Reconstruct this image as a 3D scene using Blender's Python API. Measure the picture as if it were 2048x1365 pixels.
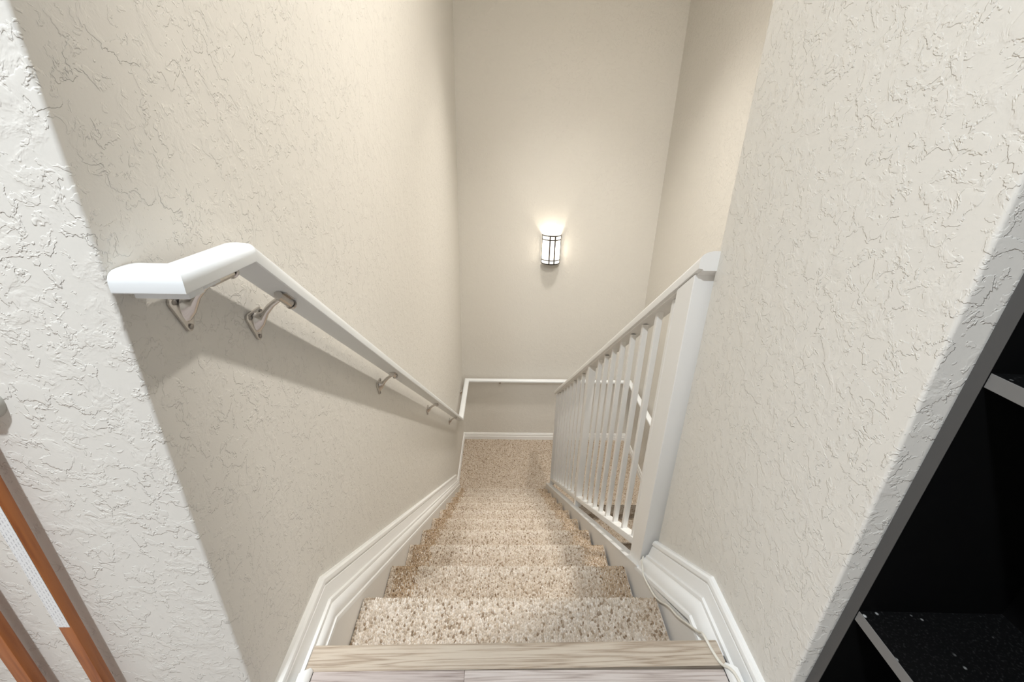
import bpy, bmesh, math, random
import numpy as np
from mathutils import Vector, Matrix

random.seed(7); rng = np.random.default_rng(7)
for o in list(bpy.data.objects): bpy.data.objects.remove(o, do_unlink=True)
S = bpy.context.scene
C = S.collection

# ------------------------------------------------------------------ camera
PITCH, YAW, ROLL = math.radians(23.7706), math.radians(1.5355), math.radians(-1.4002)
fw = Vector((math.sin(YAW)*math.cos(PITCH), math.cos(YAW)*math.cos(PITCH), -math.sin(PITCH)))
rt = Vector((math.cos(YAW), -math.sin(YAW), 0)); dn = fw.cross(rt)
r2 = math.cos(ROLL)*rt + math.sin(ROLL)*dn; d2 = -math.sin(ROLL)*rt + math.cos(ROLL)*dn
cam = bpy.data.cameras.new('camera'); camo = bpy.data.objects.new('camera', cam); C.objects.link(camo)
up, back = -d2, -fw
camo.matrix_world = Matrix(((r2.x, up.x, back.x, 0.3919), (r2.y, up.y, back.y, -0.587), (r2.z, up.z, back.z, 0.9627), (0, 0, 0, 1)))
cam.sensor_width = 36; cam.lens = 887.136*36/2048; cam.clip_start = 0.01
S.camera = camo

# ------------------------------------------------------------------ light, world, exposure
w = bpy.data.worlds.new('world'); S.world = w; w.use_nodes = True
w.node_tree.nodes['Background'].inputs[0].default_value = (0.9, 0.95, 1, 1)
w.node_tree.nodes['Background'].inputs[1].default_value = 0.0
S.view_settings.view_transform = 'Standard'; S.view_settings.look = 'None'
S.view_settings.gamma = 1; S.view_settings.use_curve_mapping = False
S.view_settings.exposure = 0.87
L1 = (1.26, 0.65, 2.68)          # ceiling lamp over the stairwell
L2 = (-0.14, -1.05, 2.66)         # ceiling lamp in the hall
LP = (0.95, 2.45, 2.80)          # added fill spot over the landing
L1_W, L2_W, LP_W = 22.5, 30, 175
BULB_W = 2.6

# ------------------------------------------------------------------ dimensions
T, R_ = 0.26, 0.1924             # tread, riser
XL, XR, XRR = -0.0177, 0.90, 1.83
YF, YC, YW = 3.6113, -0.134, 0.44
ZL = -11*R_                      # landing level
ZC = 2.84                        # ceiling
SL = R_/T

# ------------------------------------------------------------------ materials
def mat(name):
    m = bpy.data.materials.new(name); m.use_nodes = True
    return m, m.node_tree.nodes, m.node_tree.links, m.node_tree.nodes['Principled BSDF']
def simple(name, col, rough=.5, metal=0, spec=.5):
    m, n, l, b = mat(name)
    b.inputs['Base Color'].default_value = (*col, 1); b.inputs['Roughness'].default_value = rough
    b.inputs['Metallic'].default_value = metal; b.inputs['Specular IOR Level'].default_value = spec
    return m, n, l, b
def ramp(n, pts, interp='LINEAR'):
    r = n.new('ShaderNodeValToRGB'); e = r.color_ramp.elements; r.color_ramp.interpolation = interp
    while len(e) < len(pts): e.new(0.5)
    for i, (p, c) in enumerate(pts):
        e[i].position = p; e[i].color = c if len(c) == 4 else (*c, 1)
    return r
def g(v): return (v, v, v)

def wall_paint(name, col, strength=1.0):
    """knockdown plaster: flat islands with ragged trowelled edges"""
    m, n, l, b = mat(name)
    b.inputs['Base Color'].default_value = (*col, 1); b.inputs['Roughness'].default_value = .62
    b.inputs['Specular IOR Level'].default_value = .25
    tc = n.new('ShaderNodeTexCoord')
    big = n.new('ShaderNodeTexNoise'); big.inputs['Scale'].default_value = 30; big.inputs['Detail'].default_value = 4
    big.inputs['Roughness'].default_value = .60; big.inputs['Distortion'].default_value = .35
    l.new(tc.outputs['Object'], big.inputs['Vector'])
    nar = ramp(n, [(.515, g(0)), (.545, g(1))], 'EASE'); l.new(big.outputs['Fac'], nar.inputs[0])
    wid = ramp(n, [(.40, g(0)), (.70, g(1))], 'EASE'); l.new(big.outputs['Fac'], wid.inputs[0])
    msk = n.new('ShaderNodeTexNoise'); msk.inputs['Scale'].default_value = 19; msk.inputs['Detail'].default_value = 2
    mo = n.new('ShaderNodeVectorMath'); mo.operation = 'ADD'; mo.inputs[1].default_value = (3.1, 7.7, 1.9)
    l.new(tc.outputs['Object'], mo.inputs[0]); l.new(mo.outputs[0], msk.inputs['Vector'])
    mr = ramp(n, [(.40, g(0)), (.54, g(1))]); l.new(msk.outputs['Fac'], mr.inputs[0])
    mixh = n.new('ShaderNodeMix'); l.new(mr.outputs[0], mixh.inputs['Factor']); l.new(wid.outputs[0], mixh.inputs['A']); l.new(nar.outputs[0], mixh.inputs['B'])
    sec = n.new('ShaderNodeTexNoise'); sec.inputs['Scale'].default_value = 70; sec.inputs['Detail'].default_value = 3
    sec.inputs['Roughness'].default_value = .6; sec.inputs['Distortion'].default_value = .5
    l.new(tc.outputs['Object'], sec.inputs['Vector'])
    r2_ = ramp(n, [(.58, g(0)), (.64, g(1))], 'EASE'); l.new(sec.outputs['Fac'], r2_.inputs[0])
    fine = n.new('ShaderNodeTexNoise'); fine.inputs['Scale'].default_value = 260; fine.inputs['Detail'].default_value = 2
    l.new(tc.outputs['Object'], fine.inputs['Vector'])
    a = n.new('ShaderNodeMath'); a.operation = 'MULTIPLY_ADD'; a.inputs[1].default_value = .5
    l.new(r2_.outputs[0], a.inputs[0]); l.new(mixh.outputs['Result'], a.inputs[2])
    a2 = n.new('ShaderNodeMath'); a2.operation = 'MULTIPLY_ADD'; a2.inputs[1].default_value = .12
    l.new(fine.outputs['Fac'], a2.inputs[0]); l.new(a.outputs[0], a2.inputs[2])
    bp = n.new('ShaderNodeBump'); bp.inputs['Strength'].default_value = 1.0; bp.inputs['Distance'].default_value = .00082*strength
    l.new(a2.outputs[0], bp.inputs['Height']); l.new(bp.outputs[0], b.inputs['Normal'])
    return m
M = {}
M['wall'] = wall_paint('warm_white_knockdown_plaster', (.745, .718, .668))
M['ceiling'] = wall_paint('ceiling_paint', (.86, .85, .83), .6)
M['trim'] = simple('white_semi_gloss_trim', (.86, .86, .85), .35)[0]
M['skirt'] = simple('off_white_skirt_paint', (.80, .775, .74), .45)[0]
M['rail'] = simple('white_enamel', (.79, .81, .82), .28)[0]
M['railing'] = simple('white_railing_paint', (.86, .85, .83), .38)[0]
M['nickel'] = simple('brushed_nickel', (.62, .59, .56), .20, 1.0)[0]
M['screw'] = simple('dark_steel', (.30, .28, .26), .35, 1.0)[0]
M['bronze'] = simple('dark_bronze', (.045, .038, .032), .45, .6)[0]
M['cable'] = simple('cream_cable_jacket', (.74, .71, .64), .4)[0]
M['plastic'] = simple('pale_grey_plastic', (.50, .48, .43), .5)[0]
M['gap'] = simple('dark_gap', (.02, .018, .015), .9)[0]

def emis(name, col, s):
    m, n, l, b = mat(name)
    b.inputs['Base Color'].default_value = (.9, .88, .84, 1)
    b.inputs['Emission Color'].default_value = (*col, 1); b.inputs['Emission Strength'].default_value = s
    return m
M['shade'] = emis('lit_frosted_glass', (1, .94, .84), .72)
_n, _l = M['shade'].node_tree.nodes, M['shade'].node_tree.links       # frosted glass lets part of the bulb's light straight through
_t = _n.new('ShaderNodeBsdfTransparent'); _m = _n.new('ShaderNodeMixShader'); _m.inputs[0].default_value = .42
_l.new(_n['Principled BSDF'].outputs[0], _m.inputs[1]); _l.new(_t.outputs[0], _m.inputs[2]); _l.new(_m.outputs[0], _n['Material Output'].inputs['Surface'])
M['sky'] = emis('window_sky', (.9, .95, 1), 3.0)
M['dome'] = emis('lit_dome_glass', (1, .93, .83), 3.0)

def carpet(name, attr):
    m, n, l, b = mat(name)
    b.inputs['Roughness'].default_value = .95; b.inputs['Specular IOR Level'].default_value = .08
    if attr:
        at = n.new('ShaderNodeAttribute'); at.attribute_name = 'tint'; src = at.outputs['Fac']
    else:
        tc = n.new('ShaderNodeTexCoord'); v = n.new('ShaderNodeTexVoronoi'); v.inputs['Scale'].default_value = 135
        l.new(tc.outputs['Object'], v.inputs['Vector'])
        sp = n.new('ShaderNodeSeparateColor'); l.new(v.outputs['Color'], sp.inputs[0]); src = sp.outputs[0]
        bp = n.new('ShaderNodeBump'); bp.inputs['Strength'].default_value = .8; bp.inputs['Distance'].default_value = .004; bp.invert = True
        l.new(v.outputs['Distance'], bp.inputs['Height']); l.new(bp.outputs[0], b.inputs['Normal'])
    cr = ramp(n, [(0, (.24, .175, .12)), (.05, (.33, .255, .185)), (.13, (.44, .365, .285)), (.24, (.53, .455, .375)),
                  (.62, (.60, .53, .455)), (.86, (.66, .595, .525)), (1, (.72, .67, .61))])
    l.new(src, cr.inputs[0])
    if attr:
        so = n.new('ShaderNodeAttribute'); so.attribute_name = 'soil_shade'  # soil at the tread ends plus shading painted behind each nosing
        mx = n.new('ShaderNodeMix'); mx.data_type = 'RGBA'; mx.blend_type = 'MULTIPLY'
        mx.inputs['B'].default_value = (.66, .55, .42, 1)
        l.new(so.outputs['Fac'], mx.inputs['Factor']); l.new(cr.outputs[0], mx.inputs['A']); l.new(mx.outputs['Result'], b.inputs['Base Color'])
    else: l.new(cr.outputs[0], b.inputs['Base Color'])
    return m
M['pile'] = carpet('berber_loop_pile', True)
M['carpet'] = carpet('berber_carpet_backing', False)

def wood(name, c0, c1, c2, scale=1.0, rough=.5, seed=0.0, axis='X'):
    m, n, l, b = mat(name); b.inputs['Roughness'].default_value = rough
    tc = n.new('ShaderNodeTexCoord'); mp = n.new('ShaderNodeMapping')
    mp.inputs['Location'].default_value = (seed, seed*1.7, seed*.6)
    st = {'X': (2.6, 75, 75), 'Z': (40, 40, 3)}[axis]
    mp.inputs['Scale'].default_value = tuple(s*scale for s in st)
    l.new(tc.outputs['Object'], mp.inputs['Vector'])
    nz = n.new('ShaderNodeTexNoise'); nz.inputs['Scale'].default_value = .9; nz.inputs['Detail'].default_value = 2
    l.new(mp.outputs[0], nz.inputs['Vector'])
    mul = n.new('ShaderNodeMath'); mul.operation = 'MULTIPLY'; mul.inputs[1].default_value = 11
    l.new(nz.outputs['Fac'], mul.inputs[0])
    fr = n.new('ShaderNodeMath'); fr.operation = 'PINGPONG'; fr.inputs[1].default_value = 1; l.new(mul.outputs[0], fr.inputs[0])
    fi = n.new('ShaderNodeTexNoise'); fi.inputs['Scale'].default_value = 5; fi.inputs['Detail'].default_value = 4; fi.inputs['Roughness'].default_value = .7
    l.new(mp.outputs[0], fi.inputs['Vector'])
    ad = n.new('ShaderNodeMath'); ad.operation = 'MULTIPLY_ADD'; ad.inputs[1].default_value = .58
    l.new(fr.outputs[0], ad.inputs[0]); l.new(fi.outputs['Fac'], ad.inputs[2])
    cr = ramp(n, [(.30, c0), (.62, c1), (.95, c2)]); l.new(ad.outputs[0], cr.inputs[0]); l.new(cr.outputs[0], b.inputs['Base Color'])
    bp = n.new('ShaderNodeBump'); bp.inputs['Strength'].default_value = .35; bp.inputs['Distance'].default_value = .0006
    l.new(ad.outputs[0], bp.inputs['Height']); l.new(bp.outputs[0], b.inputs['Normal'])
    return m
M['nosing'] = wood('tan_oak_laminate', (.25, .19, .135), (.43, .35, .275), (.55, .475, .39), seed=1.3)
M['plank'] = wood('greyish_oak_laminate', (.24, .19, .17), (.40, .335, .31), (.52, .455, .43), seed=5.1)
M['plank2'] = wood('pale_oak_laminate', (.30, .25, .225), (.46, .395, .365), (.58, .52, .49), seed=9.4)
M['gate'] = wood('orange_stained_beech', (.27, .075, .016), (.36, .108, .022), (.43, .14, .032), rough=.4, seed=2.2, axis='Z')

def shelf_black():
    m, n, l, b = mat('dusty_black_laminate'); b.inputs['Roughness'].default_value = .55
    b.inputs['Specular IOR Level'].default_value = .12
    tc = n.new('ShaderNodeTexCoord')
    v = n.new('ShaderNodeTexVoronoi'); v.inputs['Scale'].default_value = 46; v.inputs['Randomness'].default_value = 1
    l.new(tc.outputs['Object'], v.inputs['Vector'])
    r = ramp(n, [(.06, g(1)), (.15, g(0))]); l.new(v.outputs['Distance'], r.inputs[0])
    k = n.new('ShaderNodeTexNoise'); k.inputs['Scale'].default_value = 14; k.inputs['Detail'].default_value = 3; l.new(tc.outputs['Object'], k.inputs['Vector'])
    kr = ramp(n, [(.47, g(0)), (.56, g(1))]); l.new(k.outputs['Fac'], kr.inputs[0])
    f2 = n.new('ShaderNodeTexNoise'); f2.inputs['Scale'].default_value = 300; f2.inputs['Detail'].default_value = 3; l.new(tc.outputs['Object'], f2.inputs['Vector'])
    f2r = ramp(n, [(.56, g(0)), (.85, g(.07))]); l.new(f2.outputs['Fac'], f2r.inputs[0])
    geo = n.new('ShaderNodeNewGeometry'); sx = n.new('ShaderNodeSeparateXYZ'); l.new(geo.outputs['Normal'], sx.inputs[0])
    upm = n.new('ShaderNodeMath'); upm.operation = 'GREATER_THAN'; upm.inputs[1].default_value = .5; l.new(sx.outputs['Z'], upm.inputs[0])
    m1 = n.new('ShaderNodeMath'); m1.operation = 'MULTIPLY'; l.new(r.outputs[0], m1.inputs[0]); l.new(kr.outputs[0], m1.inputs[1])
    m2 = n.new('ShaderNodeMath'); m2.operation = 'ADD'; l.new(m1.outputs[0], m2.inputs[0]); l.new(f2r.outputs[0], m2.inputs[1])
    m3 = n.new('ShaderNodeMath'); m3.operation = 'MULTIPLY'; l.new(m2.outputs[0], m3.inputs[0]); l.new(upm.outputs[0], m3.inputs[1])
    mx = n.new('ShaderNodeMix'); mx.data_type = 'RGBA'; mx.inputs['A'].default_value = (.0035, .0035, .0037, 1); mx.inputs['B'].default_value = (.5, .5, .49, 1)
    l.new(m3.outputs[0], mx.inputs['Factor']); l.new(mx.outputs['Result'], b.inputs['Base Color'])
    return m
M['black'] = shelf_black()
M['edge'] = simple('worn_grey_edge_band', (.17, .166, .162), .45)[0]
M['edge_dark'] = simple('dark_grey_edge_band', (.075, .072, .07), .45)[0]

def label_print():
    m, n, l, b = mat('printed_label'); b.inputs['Roughness'].default_value = .4
    tc = n.new('ShaderNodeTexCoord'); mp = n.new('ShaderNodeMapping'); mp.inputs['Rotation'].default_value = (math.radians(90), 0, 0)
    sx = n.new('ShaderNodeSeparateXYZ'); l.new(tc.outputs['Object'], sx.inputs[0])
    cb = n.new('ShaderNodeCombineXYZ'); l.new(sx.outputs['Z'], cb.inputs[0]); l.new(sx.outputs['X'], cb.inputs[1])
    br = n.new('ShaderNodeTexBrick'); br.inputs['Scale'].default_value = 1; br.inputs['Brick Width'].default_value = .0080; br.inputs['Row Height'].default_value = .0042
    br.inputs['Mortar Size'].default_value = .0016; br.inputs['Mortar Smooth'].default_value = .2
    br.inputs['Color1'].default_value = (.30, .30, .33, 1); br.inputs['Color2'].default_value = (.50, .49, .50, 1); br.inputs['Mortar'].default_value = (.80, .80, .80, 1)
    l.new(cb.outputs[0], br.inputs['Vector'])
    fn = n.new('ShaderNodeTexNoise'); fn.inputs['Scale'].default_value = 900; l.new(tc.outputs['Object'], fn.inputs['Vector'])
    fr = ramp(n, [(.42, g(0)), (.55, g(1))]); l.new(fn.outputs['Fac'], fr.inputs[0])
    mx = n.new('ShaderNodeMix'); mx.data_type = 'RGBA'; mx.inputs['A'].default_value = (.80, .80, .80, 1)
    l.new(fr.outputs[0], mx.inputs['Factor']); l.new(br.outputs['Color'], mx.inputs['B']); l.new(mx.outputs['Result'], b.inputs['Base Color'])
    return m
M['label'] = label_print()

# ------------------------------------------------------------------ mesh helpers
SHARP = 28
def link(name, me, m=None, parent=None):
    o = bpy.data.objects.new(name, me); C.objects.link(o)
    if m is not None: me.materials.append(M[m] if isinstance(m, str) else m)
    if parent is not None: o.parent = parent
    return o
def mesh(name, V, F, m, parent=None, smooth=False, bevel=0, seg=2):
    me = bpy.data.meshes.new(name); me.from_pydata([tuple(v) for v in V], [], F); me.validate()
    bm = bmesh.new(); bm.from_mesh(me); bmesh.ops.recalc_face_normals(bm, faces=bm.faces)
    if bevel: bmesh.ops.bevel(bm, geom=list(bm.edges), offset=bevel, segments=seg, profile=.5, affect='EDGES', clamp_overlap=True)
    bm.to_mesh(me); bm.free()
    if smooth:
        me.polygons.foreach_set('use_smooth', [True]*len(me.polygons)); me.set_sharp_from_angle(angle=math.radians(SHARP))
    return link(name, me, m, parent)
BF = [(0, 3, 2, 1), (4, 5, 6, 7), (0, 1, 5, 4), (1, 2, 6, 5), (2, 3, 7, 6), (3, 0, 4, 7)]
def boxv(x0, x1, y0, y1, z0, z1): return [(x0, y0, z0), (x1, y0, z0), (x1, y1, z0), (x0, y1, z0), (x0, y0, z1), (x1, y0, z1), (x1, y1, z1), (x0, y1, z1)]
def box(name, x0, x1, y0, y1, z0, z1, m, parent=None, bevel=0, seg=2, smooth=False):
    return mesh(name, boxv(x0, x1, y0, y1, z0, z1), BF, m, parent, smooth or bevel > 0, bevel, seg)
def prism(name, poly, a0, a1, m, parent=None, axis='x', bevel=0, smooth=False):
    """extrude a polygon: axis x -> poly in (y,z), y -> (x,z), z -> (x,y)"""
    n = len(poly)
    f = {'x': lambda a, p: (a, p[0], p[1]), 'y': lambda a, p: (p[0], a, p[1]), 'z': lambda a, p: (p[0], p[1], a)}[axis]
    V = [f(a0, p) for p in poly] + [f(a1, p) for p in poly]
    F = [tuple(range(n)), tuple(range(2*n-1, n-1, -1))] + [(i, (i+1) % n, n+(i+1) % n, n+i) for i in range(n)]
    return mesh(name, V, F, m, parent, smooth or bevel > 0, bevel)
def loft(name, rings, m, parent=None, smooth=True, closed=True):
    n = len(rings[0]); V = [p for r in rings for p in r]; F = []
    for k in range(len(rings)-1):
        for i in range(n): j = (i+1) % n; F.append((k*n+i, k*n+j, (k+1)*n+j, (k+1)*n+i))
    if closed: F += [tuple(range(n)), tuple(range(len(V)-1, len(V)-n-1, -1))]
    return mesh(name, V, F, m, parent, smooth)
def offset_path(path, nn):
    """offset a (y,z) polyline by nn along its upward normal with mitred corners"""
    out = []
    for i, p in enumerate(path):
        ds = []
        if i > 0: ds.append((Vector(p)-Vector(path[i-1])).normalized())
        if i < len(path)-1: ds.append((Vector(path[i+1])-Vector(p)).normalized())
        ns = [Vector((-d.y, d.x)) for d in ds]
        if len(ns) == 1: v = ns[0]
        else:
            v = (ns[0]+ns[1]).normalized(); v = v / v.dot(ns[0])
        q = Vector(p)+v*nn; out.append((q.x, q.y))
    return out
def sweep_yz(name, path, prof, xw, sgn, m, parent=None, plumb_end=None, smooth=True):
    offs = [offset_path(path, pn) for _, pn in prof]
    if plumb_end is not None:
        for of in offs:
            (y0, z0), (y1, z1) = of[-2], of[-1]; t = (plumb_end-y0)/(y1-y0); of[-1] = (plumb_end, z0+(z1-z0)*t)
    rings = [[(xw+sgn*prof[j][0], offs[j][k][0], offs[j][k][1]) for j in range(len(prof))] for k in range(len(path))]
    return loft(name, rings, m, parent, smooth)
def tube(name, pts, r, m, parent=None, seg=10):
    pts = [Vector(p) for p in pts]; rings = []; ref = None
    for i, p in enumerate(pts):
        d = (pts[min(i+1, len(pts)-1)]-pts[max(i-1, 0)]).normalized()
        if ref is None: ref = d.orthogonal().normalized()
        ref = (ref-d*ref.dot(d)).normalized(); b = d.cross(ref)
        rr = r[i] if isinstance(r, (list, tuple)) else r
        rings.append([p+(ref*math.cos(a)+b*math.sin(a))*rr for a in [2*math.pi*k/seg for k in range(seg)]])
    return loft(name, rings, m, parent)
def smooth_pts(pts, n=6):
    P = [Vector(p) for p in pts]; out = []
    for i in range(len(P)-1):
        a, b, c, d = P[max(i-1, 0)], P[i], P[i+1], P[min(i+2, len(P)-1)]
        for k in range(n):
            t = k/n; out.append(.5*((2*b)+(c-a)*t+(2*a-5*b+4*c-d)*t*t+(3*b-a-3*c+d)*t**3))
    out.append(P[-1]); return out
def empty(name, loc, label=None, cat=None, group=None, kind=None):
    o = bpy.data.objects.new(name, None); C.objects.link(o); o.location = loc; o.empty_display_size = .05
    return tag(o, label, cat, group, kind)
def tag(o, label=None, cat=None, group=None, kind=None):
    if label: o['label'] = label
    if cat: o['category'] = cat
    if group: o['group'] = group
    if kind: o['kind'] = kind
    return o
def adopt(child, parent):
    """parent a mesh built in world coordinates under an empty that is not at the origin"""
    child.parent = parent; child.matrix_parent_inverse = Matrix.Translation(-Vector(parent.location))
    return child
def struct(o, label, cat=None): return tag(o, label, cat, kind='structure')

# ------------------------------------------------------------------ setting: walls
ZB = -4.6
def corner_wall(name, x0, x1, y0, y1, z0, z1, rad, corners):
    """wall block with rounded (bullnose) vertical corners, listed as 'sw','se','ne','nw'"""
    poly = []
    for key, cx, cy, a0 in (('sw', x0, y0, 180), ('se', x1, y0, 270), ('ne', x1, y1, 0), ('nw', x0, y1, 90)):
        if key in corners:
            ox = cx+rad if key[1] == 'w' else cx-rad; oy = cy+rad if key[0] == 's' else cy-rad
            for k in range(7):
                a = math.radians(a0+k*15); poly.append((ox+rad*math.cos(a), oy+rad*math.sin(a)))
        else: poly.append((cx, cy))
    o = prism(name, poly, z0, z1, 'wall', axis='z', smooth=True)
    return o
struct(corner_wall('wall_left', XL-.12, XL, YC, YF+.12, ZB, ZC, .004, ('se',)), 'beige textured plaster wall along the left of the stairs', 'wall')
struct(corner_wall('wall_right', XR, XR+.12, YC, YW, -.40, ZC, .005, ('sw', 'nw')), 'white textured plaster wall on the right of the stair head', 'wall')
struct(box('wall_far', XL, XRR+.12, YF, YF+.12, ZB, ZC, 'wall'), 'beige textured wall behind the landing with the lit sconce', 'wall')
struct(box('wall_stairwell_right', XRR, XRR+.12, -.6, YF, ZB, ZC, 'wall'), 'beige wall beyond the railing on the right of the landing', 'wall')
struct(box('wall_stairwell_near', XR+.12, XRR, YW-.12, YW, -.40, ZC, 'wall'), 'wall closing the stairwell behind the right wall', 'wall')
struct(box('wall_lower_end', XR-.02, XRR, -.6, -.48, ZB, -.40, 'wall'), 'wall at the foot of the lower flight', 'wall')
struct(box('wall_hall_left', -1.6, XL-.12, YC, YC+.12, 0, ZC, 'wall'), 'white textured hall wall behind the wooden gate', 'wall')
struct(box('wall_hall_right', 1.235, 1.355, -3.2, YC, 0, ZC, 'wall'), 'hall wall behind the black bookcase', 'wall')
struct(box('wall_hall_return', XR+.12, 1.355, YC, YC+.12, 0, ZC, 'wall'), 'short hall wall beside the black bookcase', 'wall')
struct(box('wall_hall_back', -1.6, 1.355, -3.3, -3.2, 0, ZC, 'wall'), 'hall wall behind the viewer', 'wall')
struct(box('wall_hall_end', -1.7, -1.6, -3.3, YC+.12, 0, ZC, 'wall'), 'hall end wall on the left', 'wall')
struct(box('ceiling', -1.7, XRR+.12, -3.3, YF+.12, ZC, ZC+.1, 'ceiling'), 'pale ceiling over hall and stairwell', 'ceiling')

# ------------------------------------------------------------------ hall floor: sub floor, planks, nosing
floor = struct(box('floor', -1.6, 1.235, -3.2, -.05, -.06, -.012, 'gap'), 'greyish oak laminate floor of the upper hall', 'floor')
struct(box('floor_slab', XR, XRR, -.48, YW-.12, -.40, -.30, 'wall'), 'underside of the hall floor over the lower flight', 'floor')
def plank(x0, x1, y0, y1, m):
    return box('plank', x0, x1, y0, y1, -.012, 0.0, m, floor, bevel=.0008, seg=1)
plank(.0295, .328, -.192, -.0395, 'plank'); plank(.3284, .8525, -.192, -.0395, 'plank2')
k = 0; y1 = -.1935
while y1 > -3.1:
    xs = [-1.58, -1.58+.35+.37*(k % 3), -.1+.33*((k*2) % 3), 1.23]
    for a, b in zip(xs[:-1], xs[1:]): plank(a+.0004, b-.0004, y1-.151, y1-.0008, 'plank' if (k+int(a*9)) % 3 else 'plank2')
    y1 -= .152; k += 1
# nosing: rounded front lip, plank-wide, a touch out of square like the real one
poly = [(-.0385, -.012), (-.0385, .0005), (.004, .0005)] + [(.006+.011*math.cos(a), -.0105+.011*math.sin(a)) for a in [math.radians(v) for v in (80, 60, 40, 20, 0, -20, -45, -70)]] + [(.004, -.028), (-.012, -.030), (-.012, -.012)]
nos = prism('stair_nosing', poly, .0125, .862, 'nosing', floor, smooth=True)
nos.rotation_euler.z = math.radians(.62); nos.location = (-.0, -.0035, 0); nos['label'] = 'tan oak stair nosing'

# ------------------------------------------------------------------ carpeted steps
PX0, PX1 = .0225, .836
def step_profile(n, t=T, r=R_):
    """closed (y,z) outline of step n, nosing at y=n*t; tread, rounded nosing, riser"""
    yn, zt = n*t, -n*r
    rad = .016
    arc = [(yn-rad+rad*math.cos(a), zt-rad+rad*math.sin(a)) for a in [math.radians(v) for v in (90, 70, 50, 30, 10, -15, -40, -65, -90)]]
    return [(yn-t-.03, zt)] + arc + [(yn-.026, zt-2*rad-.002), (yn-.026, zt-r+.0), (yn-.09, zt-r), (yn-t-.03, zt-.045)]
def pile_along(name, curve, x0, x1, sx, ss, parent, soil_shade_fn, h=.0048, rx=.0030, rs=.0046, diag=False, flip=False):
    """loop pile: small rounded tufts set in rows over a (y,z) curve"""
    P = np.array(curve); seg = np.linalg.norm(np.diff(P, axis=0), axis=1); cum = np.concatenate([[0], np.cumsum(seg)])
    xs = np.arange(x0+sx*.5, x1, sx); s = np.arange(ss*.5, cum[-1], ss)
    X, Sg = np.meshgrid(xs, s); ii = np.tile(np.arange(len(xs)), (len(s), 1))
    Sg = Sg+((ii % 2)*.5)*ss
    X = X+rng.normal(0, sx*.13, X.shape); Sg = np.clip(Sg+rng.normal(0, ss*.16, Sg.shape), 0, cum[-1]-1e-6)
    X, Sg = X.ravel(), Sg.ravel(); n = len(X)
    k = np.clip(np.searchsorted(cum, Sg, 'right')-1, 0, len(seg)-1); f = ((Sg-cum[k])/seg[k])[:, None]
    base = P[k]*(1-f)+P[k+1]*f; d = (P[k+1]-P[k])/seg[k][:, None]; nr = np.stack([-d[:, 1], d[:, 0]], 1)
    a = np.arange(6)*math.pi/3
    sc = rng.uniform(.8, 1.2, n); hh = h*rng.uniform(.7, 1.25, n); tl = rng.normal(0, .25, n)
    V = np.zeros((n, 13, 3))
    for j in range(6):
        for lev, (rm, hm) in enumerate(((1.0, -.1), (.72, .72))):
            u = math.cos(a[j])*rx*rm*sc; v = math.sin(a[j])*rs*rm*sc
            u2 = u+tl*v*.5
            q = base+d*v[:, None]+nr*(hh*hm)[:, None]
            V[:, lev*6+j, 0] = X+u2; V[:, lev*6+j, 1:] = q
    V[:, 12, 0] = X; V[:, 12, 1:] = base+nr*hh[:, None]
    F = []
    for j in range(6):
        q = (j+1) % 6; F += [(j, q, 6+q), (j, 6+q, 6+j), (6+j, 6+q, 12)]
    F = np.array(F); FF = (F[None]+(np.arange(n)*13)[:, None, None]).reshape(-1, 3)
    me = bpy.data.meshes.new(name)
    me.vertices.add(n*13); me.vertices.foreach_set('co', V.reshape(-1))
    nf = len(FF); me.loops.add(nf*3); me.polygons.add(nf)
    me.loops.foreach_set('vertex_index', FF.reshape(-1).astype(np.int32)); me.polygons.foreach_set('loop_start', np.arange(nf, dtype=np.int32)*3)
    me.polygons.foreach_set('use_smooth', np.ones(nf, dtype=bool)); me.update(calc_edges=True)
    t = rng.uniform(0, 1, n)
    so = np.clip(soil_shade_fn(X, base[:, 0]), 0, 1)
    for nm, val in (('tint', t), ('soil_shade', so)):
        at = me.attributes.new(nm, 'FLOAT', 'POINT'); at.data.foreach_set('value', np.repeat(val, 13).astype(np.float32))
    o = link(name, me, 'pile', parent); o['kind'] = 'stuff'
    return o
stairs = empty('staircase', (0, 0, 0), 'straight flight of beige berber carpeted steps going down to the landing', 'staircase', kind='structure')
def soil_shade_step(n):
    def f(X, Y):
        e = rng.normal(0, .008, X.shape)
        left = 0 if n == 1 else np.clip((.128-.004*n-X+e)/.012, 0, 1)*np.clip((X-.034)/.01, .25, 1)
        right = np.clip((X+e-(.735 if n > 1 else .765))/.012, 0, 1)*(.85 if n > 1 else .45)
        back = np.clip((n*T-.012-Y)/.075, 0, 1)*(.42 if n > 1 else .16)          # painted shading: darkens behind the nosing so each step edge reads lighter
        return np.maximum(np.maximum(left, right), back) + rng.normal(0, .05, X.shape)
    return f
for n in range(1, 11):
    st = prism('carpet_step', step_profile(n), PX0, PX1, 'carpet', stairs)
    pr = step_profile(n); cur = [(pr[0][0]+.0, pr[0][1])] + pr[1:8]
    pile_along('carpet_pile', cur, PX0, PX1, .0062, .0078, st, soil_shade_step(n), rx=.0031 if n < 6 else .0033)
# riser below the wooden nosing
box('riser', PX0-.002, PX1+.002, -.06, -.022, -R_, -.03, 'carpet', stairs)

# landing
land = struct(box('floor_landing', XL, XRR, 2.60, YF, ZL-.12, ZL, 'carpet'), 'beige brown berber carpet on the square landing', 'floor')
def no_soil(X, Y): return np.full(X.shape, .40)+rng.normal(0, .1, X.shape)
pile_along('carpet_pile', [(2.60, ZL), (YF-.012, ZL)], XL+.012, XRR-.012, .0088, .0092, land, no_soil, rx=.0046, rs=.0054)
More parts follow.
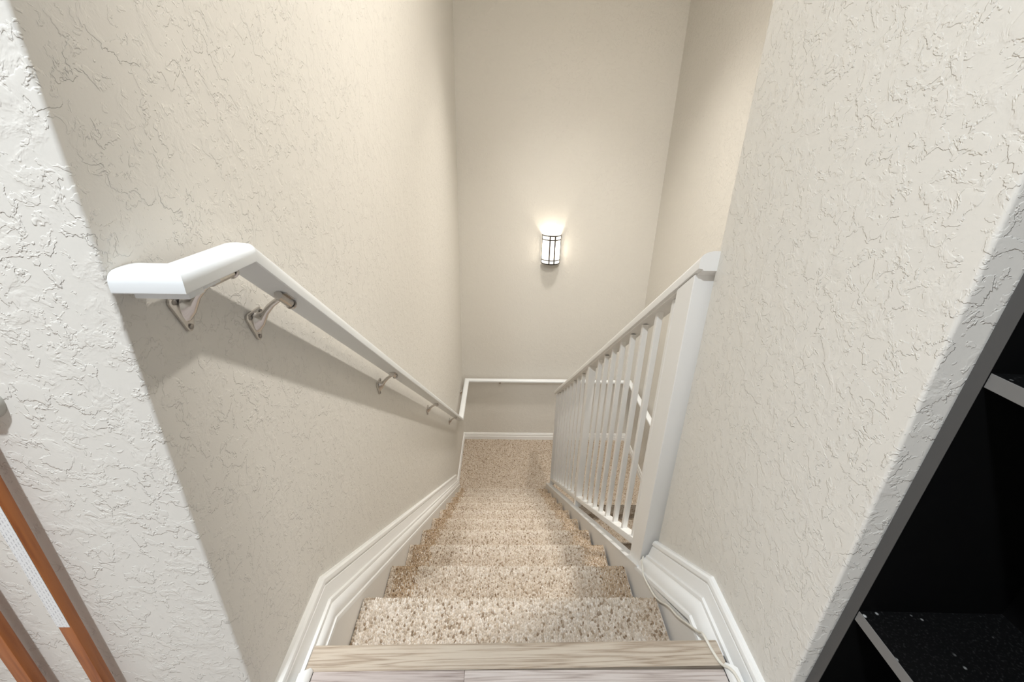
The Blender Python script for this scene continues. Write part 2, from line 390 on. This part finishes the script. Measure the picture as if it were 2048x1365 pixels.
# lower flight, going back under the viewer on the right
low = empty('lower_staircase', (0, 0, 0), 'dim lower flight of carpeted steps seen through the railing', 'staircase', kind='structure')
for n in range(0, 9):
    yn = 2.60-n*T; zt = ZL-n*R_
    rad = .016
    arc = [(yn+rad-rad*math.cos(a), zt-rad+rad*math.sin(a)) for a in [math.radians(v) for v in (90, 65, 40, 15, -15, -50, -90)]]
    if n == 0: pl = [(yn+.04, zt+.001)] + arc + [(yn+.026, zt-2*rad-.002), (yn+.026, zt-R_), (yn+.04, zt-R_)]
    else: pl = [(yn+T+.03, zt)] + arc + [(yn+.026, zt-2*rad-.002), (yn+.026, zt-R_), (yn+.09, zt-R_), (yn+T+.03, zt-.045)]
    st = prism('carpet_step', pl, .95, XRR, 'carpet', low)
    if 0 < n < 5:
        pile_along('carpet_pile', [(arc[3][0], arc[3][1]), (arc[2][0], arc[2][1]), (arc[0][0], arc[0][1]), (yn+T+.026, zt)], .95, XRR, .0085, .009, st, no_soil, rx=.0045, rs=.0052)

# ------------------------------------------------------------------ trim: moulded skirting, skirt boards, shoe moulding
base_prof = [(0, 0), (.008, .0), (.0125, -.004), (.0145, -.010), (.0142, -.0145), (.0108, -.0165), (.0108, -.0195), (.0135, -.021),
             (.0165, -.034), (.020, -.047), (.0205, -.0495), (.0262, -.0512), (.0272, -.054), (.0272, -.060)]
bead_l = [(.0272, -.060), (.0300, -.0625), (.0345, -.070), (.0362, -.080), (.0355, -.088), (.0350, -.0915), (.0385, -.0935), (.0390, -.098), (.0390, -.104), (0, -.104)]
bead_r = [(.0272, -.060), (.0310, -.0625), (.0400, -.070), (.0450, -.080), (.0470, -.088), (.0475, -.0915), (.0535, -.0935), (.0545, -.098), (.0545, -.104), (0, -.104)]
YB = .132
path_l = [(-.128, .047), (YB, .047), (2.9, .047-SL*(2.9-YB))]
b_l = struct(sweep_yz('baseboard_left', path_l, base_prof+[(0, -.060)], XL, 1, 'trim', plumb_end=2.70), 'white moulded baseboard stepping down the left wall', 'baseboard')
path_l2 = [(-.004, .047), (YB, .047), (2.9, .047-SL*(2.9-YB))]
t_l = struct(sweep_yz('trim_1', [(-.004, .047)]+path_l2[1:], [(0, -.060)]+bead_l, XL, 1, 'trim', plumb_end=2.72), 'rounded white bead along the top of the left skirt board', 'trim')
path_r = [(-.128, .044), (.137, .044), (.9, .044-SL*(.9-.137))]
b_r = struct(sweep_yz('baseboard_right', path_r, base_prof+[(0, -.060)], XR, -1, 'trim', plumb_end=.445), 'white moulded baseboard bending down at the right wall', 'baseboard')
t_r = struct(sweep_yz('trim_2', [(-.004, .044)]+path_r[1:], [(0, -.060)]+bead_r, XR, -1, 'trim', plumb_end=.45), 'broad white bead above the right skirt board', 'trim')
# flat skirt boards
of = offset_path(path_l2, -.104)
(ya, za), (yb, zb), (yc, zc) = of; tt = (2.72-yb)/(yc-yb); zc = zb+(zc-zb)*tt
struct(prism('trim_3', [(ya, za), (yb, zb), (2.72, zc), (2.72, ZL), (2.3, ZL), (ya, -.5)], XL, XL+.0385, 'skirt'), 'flat off white skirt board beside the left ends of the treads', 'trim')
of = offset_path(path_r[1:], -.104)
SX0, SX1 = .8462, .882
zc0 = .044-.104
cap = lambda y: .034-SL*y
struct(prism('trim_4', [(-.004, zc0+.006), (.07, zc0+.006), (of[0][0], zc0+.006), (.435, .0163-SL*.435+.006), (.437, cap(.437)), (2.80, cap(2.80)), (2.80, ZL), (2.3, ZL), (-.004, -.5)], SX0, SX1, 'skirt'),
       'flat off white stringer under the railing, right of the treads', 'trim')
struct(prism('trim_5', [(.44, cap(.44)), (.44, cap(.44)+.004), (2.803, cap(2.803)+.004), (2.803, cap(2.803))], SX0-.002, SX1+.001, 'trim'), 'white painted top edge of the stringer under the railing', 'trim')
struct(prism('trim_6', [(.40, cap(.40)-.35), (2.3, cap(2.3)-.35), (2.3, ZL-.3), (.40, -.9)], SX1, .95, 'wall'), 'plaster soffit edge of the upper flight', 'trim')
# shoe mouldings at the hall floor, each with a slanted cut end
def shoe(name, xw, sgn, y_end, label):
    prof = [(0, 0), (.019, 0), (.0188, .006), (.016, .012), (.011, .016), (.005, .0185), (0, .019)]
    R0 = [(xw+sgn*a, -.40, b) for a, b in prof]
    R1 = [(xw+sgn*a, y_end+(.0 if a > .015 else -(.019-a)*.75), b) for a, b in prof]
    return struct(loft(name, [R0, R1], 'trim'), label, 'trim')
shoe('trim_7', XL+.0272, 1, -.0405, 'white shoe moulding cut off at the left end of the nosing')
shoe('trim_8', XR-.0272, -1, -.0335, 'white shoe moulding cut off at the right end of the nosing')
# landing baseboards
lp = [(0, 0), (.013, 0), (.013, .045), (.010, .050), (.010, .070), (.006, .078), (.006, .086), (0, .088)]
def landing_base(name, pts, label):
    """baseboard along a horizontal line pts=((x,y),(x,y)) with inward normal to the left of the direction"""
    (x0, y0), (x1, y1) = pts; d = Vector((x1-x0, y1-y0)).normalized(); nn = Vector((-d.y, d.x))
    rings = [[(px+nn.x*a, py+nn.y*a, ZL+b) for a, b in lp] for px, py in pts]
    return struct(loft(name, rings, 'trim', smooth=False), label, 'baseboard')
landing_base('baseboard_far', ((XRR, YF), (XL, YF)), 'white baseboard along the far wall of the landing')
landing_base('baseboard_landing_left', ((XL, YF), (XL, 2.715)), 'short white baseboard on the left of the landing')
landing_base('baseboard_landing_right', ((XRR, 2.60), (XRR, YF)), 'white baseboard beyond the railing right of the landing')

# ------------------------------------------------------------------ handrail (one continuous run with mitred sections)
loaf = [(.0235, 0), (.0248, .0014), (.025, .003), (.025, .0115), (.0243, .0155), (.0225, .0190), (.0195, .0218), (.0155, .0236), (.009, .0245), (0, .0248)]
loaf = loaf + [(-a, b) for a, b in loaf[::-1][1:]]
def rail_sections(path, prof, mname, parent, name, closed_ends=None):
    P = [Vector(p) for p in path]; D = [(P[i+1]-P[i]).normalized() for i in range(len(P)-1)]; out = []
    for i, d in enumerate(D):
        u = d.cross(Vector((0, 0, 1))).normalized(); v = u.cross(d).normalized()
        rings = []
        for k, e in ((i, 0), (i+1, 1)):
            if 0 < k < len(P)-1: nn = (D[k-1]+D[k]).normalized()
            else: nn = d if closed_ends is None else Vector(closed_ends[e])
            ring = []
            for a, b in prof:
                q = P[k]+u*a+v*b; t = (P[k]-q).dot(nn)/d.dot(nn); ring.append(q+d*t)
            rings.append(ring)
        out.append(loft(name, rings, mname, parent))
    return out
hr = empty('handrail', (0, 0, 0), 'white enamelled wall handrail running down the left wall and around the landing', 'handrail')
HX, HY0, HZ = .035, -.109, .8105
yk, ZLR, SR = .010, -1.330, .765
yl = yk+(HZ-ZLR)/SR
FY = YF-.062; FX = XRR-.062
path = [(XL, HY0, HZ), (HX, HY0, HZ), (HX, yk, HZ), (HX, yl, ZLR), (HX, FY, ZLR), (FX, FY, ZLR), (FX, 2.62, ZLR), (FX, 1.2, ZLR-1.42*SL)]
rail_sections(path, loaf, 'rail', hr, 'rail_section')
box('filler_block', XL+.012, HX+.018, HY0-.012, HY0+.014, HZ-.009, HZ, 'rail', hr, bevel=.001)
box('filler_block', HX-.018, HX+.018, HY0+.014, -.062, HZ-.006, HZ, 'rail', hr, bevel=.001)

def hull(circs, seg=10):
    """outline around circles (y,z,r), convex"""
    pts = [(y+r*math.cos(2*math.pi*k/seg), z+r*math.sin(2*math.pi*k/seg)) for y, z, r in circs for k in range(seg)]
    pts = sorted(set(pts))
    def half(ps):
        h = []
        for p in ps:
            while len(h) > 1 and (h[-1][0]-h[-2][0])*(p[1]-h[-2][1])-(h[-1][1]-h[-2][1])*(p[0]-h[-2][0]) <= 0: h.pop()
            h.append(p)
        return h[:-1]
    return half(pts)+half(pts[::-1])
def bracket(loc, ang, slope, dz):
    """loc = plate centre top on the wall; ang turns +x (out of wall) about z; dz = rise from plate top to rail underside"""
    B = empty('bracket', (0, 0, 0)); B.parent = hr
    O = Vector(loc); ca, sa = math.cos(ang), math.sin(ang)
    def Wd(p): return (O.x+p[0]*ca-p[1]*sa, O.y+p[0]*sa+p[1]*ca, O.z+p[2])
    def fix(o):
        me = o.data
        for vv in me.vertices: vv.co = Wd(vv.co)
        return o
    plate = fix(prism('wall_plate', hull([(-.017, -.007, .0075), (.017, -.007, .0075), (0, -.046, .0065)]), 0, .0045, 'nickel', B, bevel=.0010))
    # arm: deep web at the wall tapering to a rod under the rail
    reach = HX-XL
    st = [(.003, -.021, .0110, .019), (.008, -.020, .0078, .0165), (.016, -.014, .0062, .0125), (.026, -.006+dz*.25, .0056, .0085), (.038, dz*.62-.006, .0054, .0062), (reach-.002, dz-.0090, .0054, .0056)]
    rings = []
    for x, z, hw, hh in st: rings.append([(x, hw*math.cos(a), z+hh*math.sin(a)) for a in [2*math.pi*k/14 for k in range(14)]])
    fix(loft('arm', rings, 'nickel', B))
    sl = -slope
    dirv = Vector((0, 1, sl)).normalized(); c = Vector((reach, .0, dz-.0085))
    fix(tube('saddle', [c-dirv*.012, c+dirv*.030], .0070, 'nickel', B, 12))
    fix(tube('saddle_cap', [c+dirv*.0315, c+dirv*.0325, c+dirv*.0370], [.0040, .0092, .0086], 'nickel', B, 14))
    nv = Vector((0, -sl, 1)).normalized()
    for p0, p1, h0, h1 in ((c-dirv*.006, c+dirv*.022, .0045, .0078),):
        V = []
        for p in (p0, p1):
            for sx in (-.010, .010):
                for h in (h0, h1): V.append(p+nv*h+Vector((sx, 0, 0)))
        fix(mesh('clamp_plate', V, [(0, 1, 3, 2), (4, 6, 7, 5), (0, 2, 6, 4), (1, 5, 7, 3), (0, 4, 5, 1), (2, 3, 7, 6)], 'nickel', B))
    for y, z in ((-.017, -.007), (.017, -.007), (0, -.046)):
        fix(tube('screw', [(.0042, y, z), (.0058, y, z), (.0066, y, z)], [.0040, .0036, .0012], 'screw', B, 10))
    return B
def rz(y): return HZ if y < yk else max(HZ-SR*(y-yk), ZLR)
for y, z in ((-.042, .783), (.106, .706), (.720, .236), (1.537, -.381), (2.42, -1.054), (3.36, ZLR-.012)):
    bracket((XL, y, z), 0, SL if yk < y < yl else 0, rz(y)-z)
bracket((.385, YF, ZLR-.012), -math.pi/2, 0, .012); bracket((1.30, YF, ZLR-.012), -math.pi/2, 0, .012)

# ------------------------------------------------------------------ railing on the stringer
rl = empty('stair_railing', (0, 0, 0), 'white painted stair railing with square balusters between three posts', 'railing')
tz = lambda y: 1.022-SL*y
loaf2 = [(-.024, 0), (.024, 0), (.025, .003), (.035, .004), (.0355, .006), (.0355, .021), (.0335, .0265), (.028, .0315), (.018, .0355), (.008, .0372), (0, .0375)]
loaf2 = loaf2 + [(-a, b) for a, b in loaf2[:1:-1][1:]]
RX = .891
rail_sections([(RX, .432, tz(.432)), (RX, 2.735, tz(2.735))], loaf2, 'railing', rl, 'top_rail', closed_ends=((0, 1, 0), (0, 1, 0)))
bt = lambda y: .1155-SL*y
prism('bottom_rail', [(.54, bt(.54)), (2.70, bt(2.70)), (2.70, bt(2.70)-.030), (.54, bt(.54)-.030)], .869, .909, 'railing', rl, bevel=.0015)
def upright(name, x0, x1, y0, y1, zb, m='railing', gap=-.003):
    """vertical bar whose top follows the raking rail and whose foot is level with zb(y)"""
    V = [(x0, y0, zb(y0)), (x1, y0, zb(y0)), (x1, y1, zb(y1)), (x0, y1, zb(y1)), (x0, y0, tz(y0)-gap), (x1, y0, tz(y0)-gap), (x1, y1, tz(y1)+.003), (x0, y1, tz(y1)+.003)]
    return mesh(name, V, BF, m, rl, True, .0012, 1)
upright('newel_post', .8605, .931, .456, .546, lambda y: cap(y)-.01)
upright('intermediate_post', .868, .906, 1.530, 1.568, lambda y: cap(y)-.002)
upright('end_post', .868, .906, 2.660, 2.698, lambda y: cap(y)-.002)
for ye in [.613+.1125*i for i in range(8)]+[1.643, 1.761, 1.885, 2.007, 2.134, 2.248, 2.375, 2.498, 2.60]:
    upright('baluster', .8795, .8985, ye-.019, ye, lambda y: bt(y)-.004, gap=random.choice((-.003, .004, .006)))

# ------------------------------------------------------------------ wall sconce
SCX, SCZ0, SCZ1, SW, SD = .852, -.058, .212, .088, .092
sc = empty('wall_sconce', (SCX, YF, SCZ0), 'lit half round wall sconce with dark bronze bars on the far wall', 'lamp')
def arcp(rx, ry, a0=0, a1=180, n=24): return [(SCX+rx*math.cos(math.radians(a0+(a1-a0)*k/n)), YF-.006-ry*math.sin(math.radians(a0+(a1-a0)*k/n))) for k in range(n+1)]
def shell(name, rx, ry, th, z0, z1, m, a0=0, a1=180, n=24):
    o_ = arcp(rx, ry, a0, a1, n); i_ = arcp(rx-th, ry-th, a0, a1, n)[::-1]
    return adopt(prism(name, o_+i_, z0, z1, m, axis='z', smooth=True), sc)
adopt(box('back_plate', SCX-.060, SCX+.060, YF-.008, YF, SCZ0+.02, SCZ1-.02, 'bronze', bevel=.002), sc)
shell('glass_shade', SW-.003, SD-.003, .003, SCZ0+.004, SCZ1-.004, 'shade')
adopt(prism('bottom_pan', arcp(SW-.001, SD-.001), SCZ0, SCZ0+.004, 'bronze', axis='z'), sc)
for z in (SCZ0, SCZ0+.036, SCZ1-.044, SCZ1-.007):
    shell('band', SW+.002, SD+.002, .005, z, z+(.009 if z in (SCZ0, SCZ1-.007) else .0075), 'bronze')
for a in (3, 73, 104, 177):
    shell('upright_bar', SW+.0025, SD+.0025, .005, SCZ0+.001, SCZ1-.001, 'bronze', a-(3.6 if a in (73, 104) else 5), a+(3.6 if a in (73, 104) else 5), 4)
adopt(tube('bulb', smooth_pts([(SCX+.022, YF-.048, SCZ0+.05), (SCX+.022, YF-.048, SCZ0+.075), (SCX+.022, YF-.048, SCZ0+.11)]), .010, 'dome', None, 12), sc)
bl = bpy.data.lights.new('sconce_bulb_light', 'POINT'); bl.energy = BULB_W; bl.color = (1, .90, .74); bl.shadow_soft_size = .012
blo = bpy.data.objects.new('sconce_bulb_light', bl); C.objects.link(blo); blo.location = (SCX+.024, YF-.050, SCZ0+.135)

# ------------------------------------------------------------------ ceiling lamps (out of view; they light the place, with an added fill over the landing)
def ceiling_lamp(loc, W, col, size, label, rad=.15):
    e = empty('ceiling_lamp', (loc[0], loc[1], ZC), label, 'lamp')
    adopt(tube('mount_ring', [(loc[0], loc[1], ZC), (loc[0], loc[1], ZC-.02)], rad+.008, 'nickel', None, 24), e)
    n = 6
    pts = [(loc[0], loc[1], ZC-.02-.075*math.sin(math.radians(90*k/n))) for k in range(n+1)]
    adopt(tube('glass_dome', pts, [max(.004, rad*math.cos(math.radians(90*k/n))) for k in range(n+1)], 'dome', None, 24), e)
    li = bpy.data.lights.new('ceiling_lamp_light', 'AREA'); li.shape = 'DISK'; li.size = size*2; li.energy = W; li.color = col; li.spread = math.radians(160)   # downlight
    lo = bpy.data.objects.new('ceiling_lamp_light', li); C.objects.link(lo); lo.location = loc
    return e
ceiling_lamp(L1, L1_W, (1, .96, .89), .06, 'round dome lamp on the ceiling over the stairwell', .12)
ceiling_lamp(L2, L2_W, (.87, .94, 1), .06, 'round dome lamp on the hall ceiling before the stairs')

li = bpy.data.lights.new('landing_fill_light', 'SPOT'); li.energy = LP_W; li.color = (1, .95, .87); li.spot_size = math.radians(78); li.spot_blend = 1.0; li.shadow_soft_size = .16  # fill spot added to brighten the landing and lower walls
lo = bpy.data.objects.new('landing_fill_light', li); C.objects.link(lo); lo.location = LP
rc = empty('landing_fill', (LP[0], LP[1], ZC), 'added fill light in the ceiling over the landing', 'lamp')
adopt(tube('trim_ring', [(LP[0], LP[1], ZC), (LP[0], LP[1], ZC-.006)], .10, 'trim', None, 24), rc)
adopt(tube('lens', [(LP[0], LP[1], ZC-.006), (LP[0], LP[1], ZC-.008)], .08, 'dome', None, 24), rc)

# ------------------------------------------------------------------ wooden safety gate folded against the hall wall
gt = empty('wooden_gate', (-.45, -.160, 0), 'orange stained wooden safety gate with upright slats against the white wall', 'gate')
GY0, GY1 = -.1620, -.1470
sl_x = [(-.2350, -.2160)] + [(-.3460-.107*i, -.3225-.107*i) for i in range(5)]
for x0, x1 in sl_x: adopt(box('slat', x0, x1, GY0, GY1, .030, .735, 'gate', bevel=.0016), gt)
for z0 in (.015, .735): adopt(box('gate_rail', -.80, -.214, GY0-.004, GY1+.004, z0, z0+.030, 'gate', bevel=.003), gt)
lb = adopt(box('warning_label', -.2345, -.2170, GY0-.0006, GY0-.0001, .320, .600, 'label'), gt); lb['label'] = 'white printed warning label'
wc = empty('wall_cup', (-.2045, YC, .676), 'round pale grey wall cup above the wooden gate, at the left edge', 'wall mount')
adopt(tube('cup', [(-.2045, YC, .676), (-.2045, YC-.008, .676), (-.2045, YC-.011, .676), (-.2045, YC-.0112, .676)], [.021, .020, .016, .011], 'plastic', None, 28), wc)
adopt(tube('cup_socket', [(-.2045, YC-.0108, .676), (-.2045, YC-.017, .676)], [.010, .009], 'plastic', None, 20), wc)

# ------------------------------------------------------------------ bookcase in the hall
bk = empty('bookcase', (1.1465, -.54, 0), 'black bookcase with worn grey shelf edges leaning back beside the right wall', 'bookcase')
bk.rotation_euler.y = math.radians(2.0)
BX0, BX1, BY0, BY1, BH = .9165, 1.1465, -.95, -.1365, 1.82
def panel(name, *b):
    p = adopt(box(name, *b, 'black'), bk); return p
def band(par, x, y0, y1, z0, z1, m='edge'):
    e = box('edge_band', x-.0012, x, y0, y1, z0, z1, m, bevel=.0004, seg=1); e.parent = par; e.matrix_parent_inverse = par.matrix_world.inverted() if False else Matrix.Identity(4)
    e.matrix_parent_inverse = Matrix.Identity(4); return e
for y0, y1 in ((BY1-.018, BY1), (BY0, BY0+.018)):
    p = panel('side_panel', BX0, BX1, y0, y1, 0, BH); band(p, BX0, y0, y1, 0, BH, 'edge_dark')
panel('back_panel', BX1-.006, BX1, BY0+.018, BY1-.018, .01, BH-.01)
for zt in (.060, .333, .733, 1.10, 1.45, BH):
    p = panel('shelf', BX0+.002, BX1-.006, BY0+.018, BY1-.018, zt-.018, zt); band(p, BX0+.002, BY0+.018, BY1-.018, zt-.018, zt)
panel('kick_board', BX0+.01, BX0+.022, BY0+.018, BY1-.018, 0, .042)

# ------------------------------------------------------------------ cable
pts = [(.868, .452, -.262), (.858, .430, -.262), (.8455, .395, -.235), (.8415, .366, -.243), (.8415, .306, -.224), (.8415, .256, -.198), (.8415, .190, -.136), (.8415, .142, -.104),
       (.8415, .090, -.058), (.8405, .048, -.020), (.8365, .026, .006), (.8430, -.009, .0045), (.8500, -.033, .0055), (.8575, -.052, .020), (.8620, -.075, .0225), (.8640, -.16, .0225), (.8630, -.30, .0225)]
tag(tube('cable', smooth_pts(pts, 7), .0028, 'cable', None, 10), 'thin cream cable lying along the right skirt board and over the nosing', 'cable')
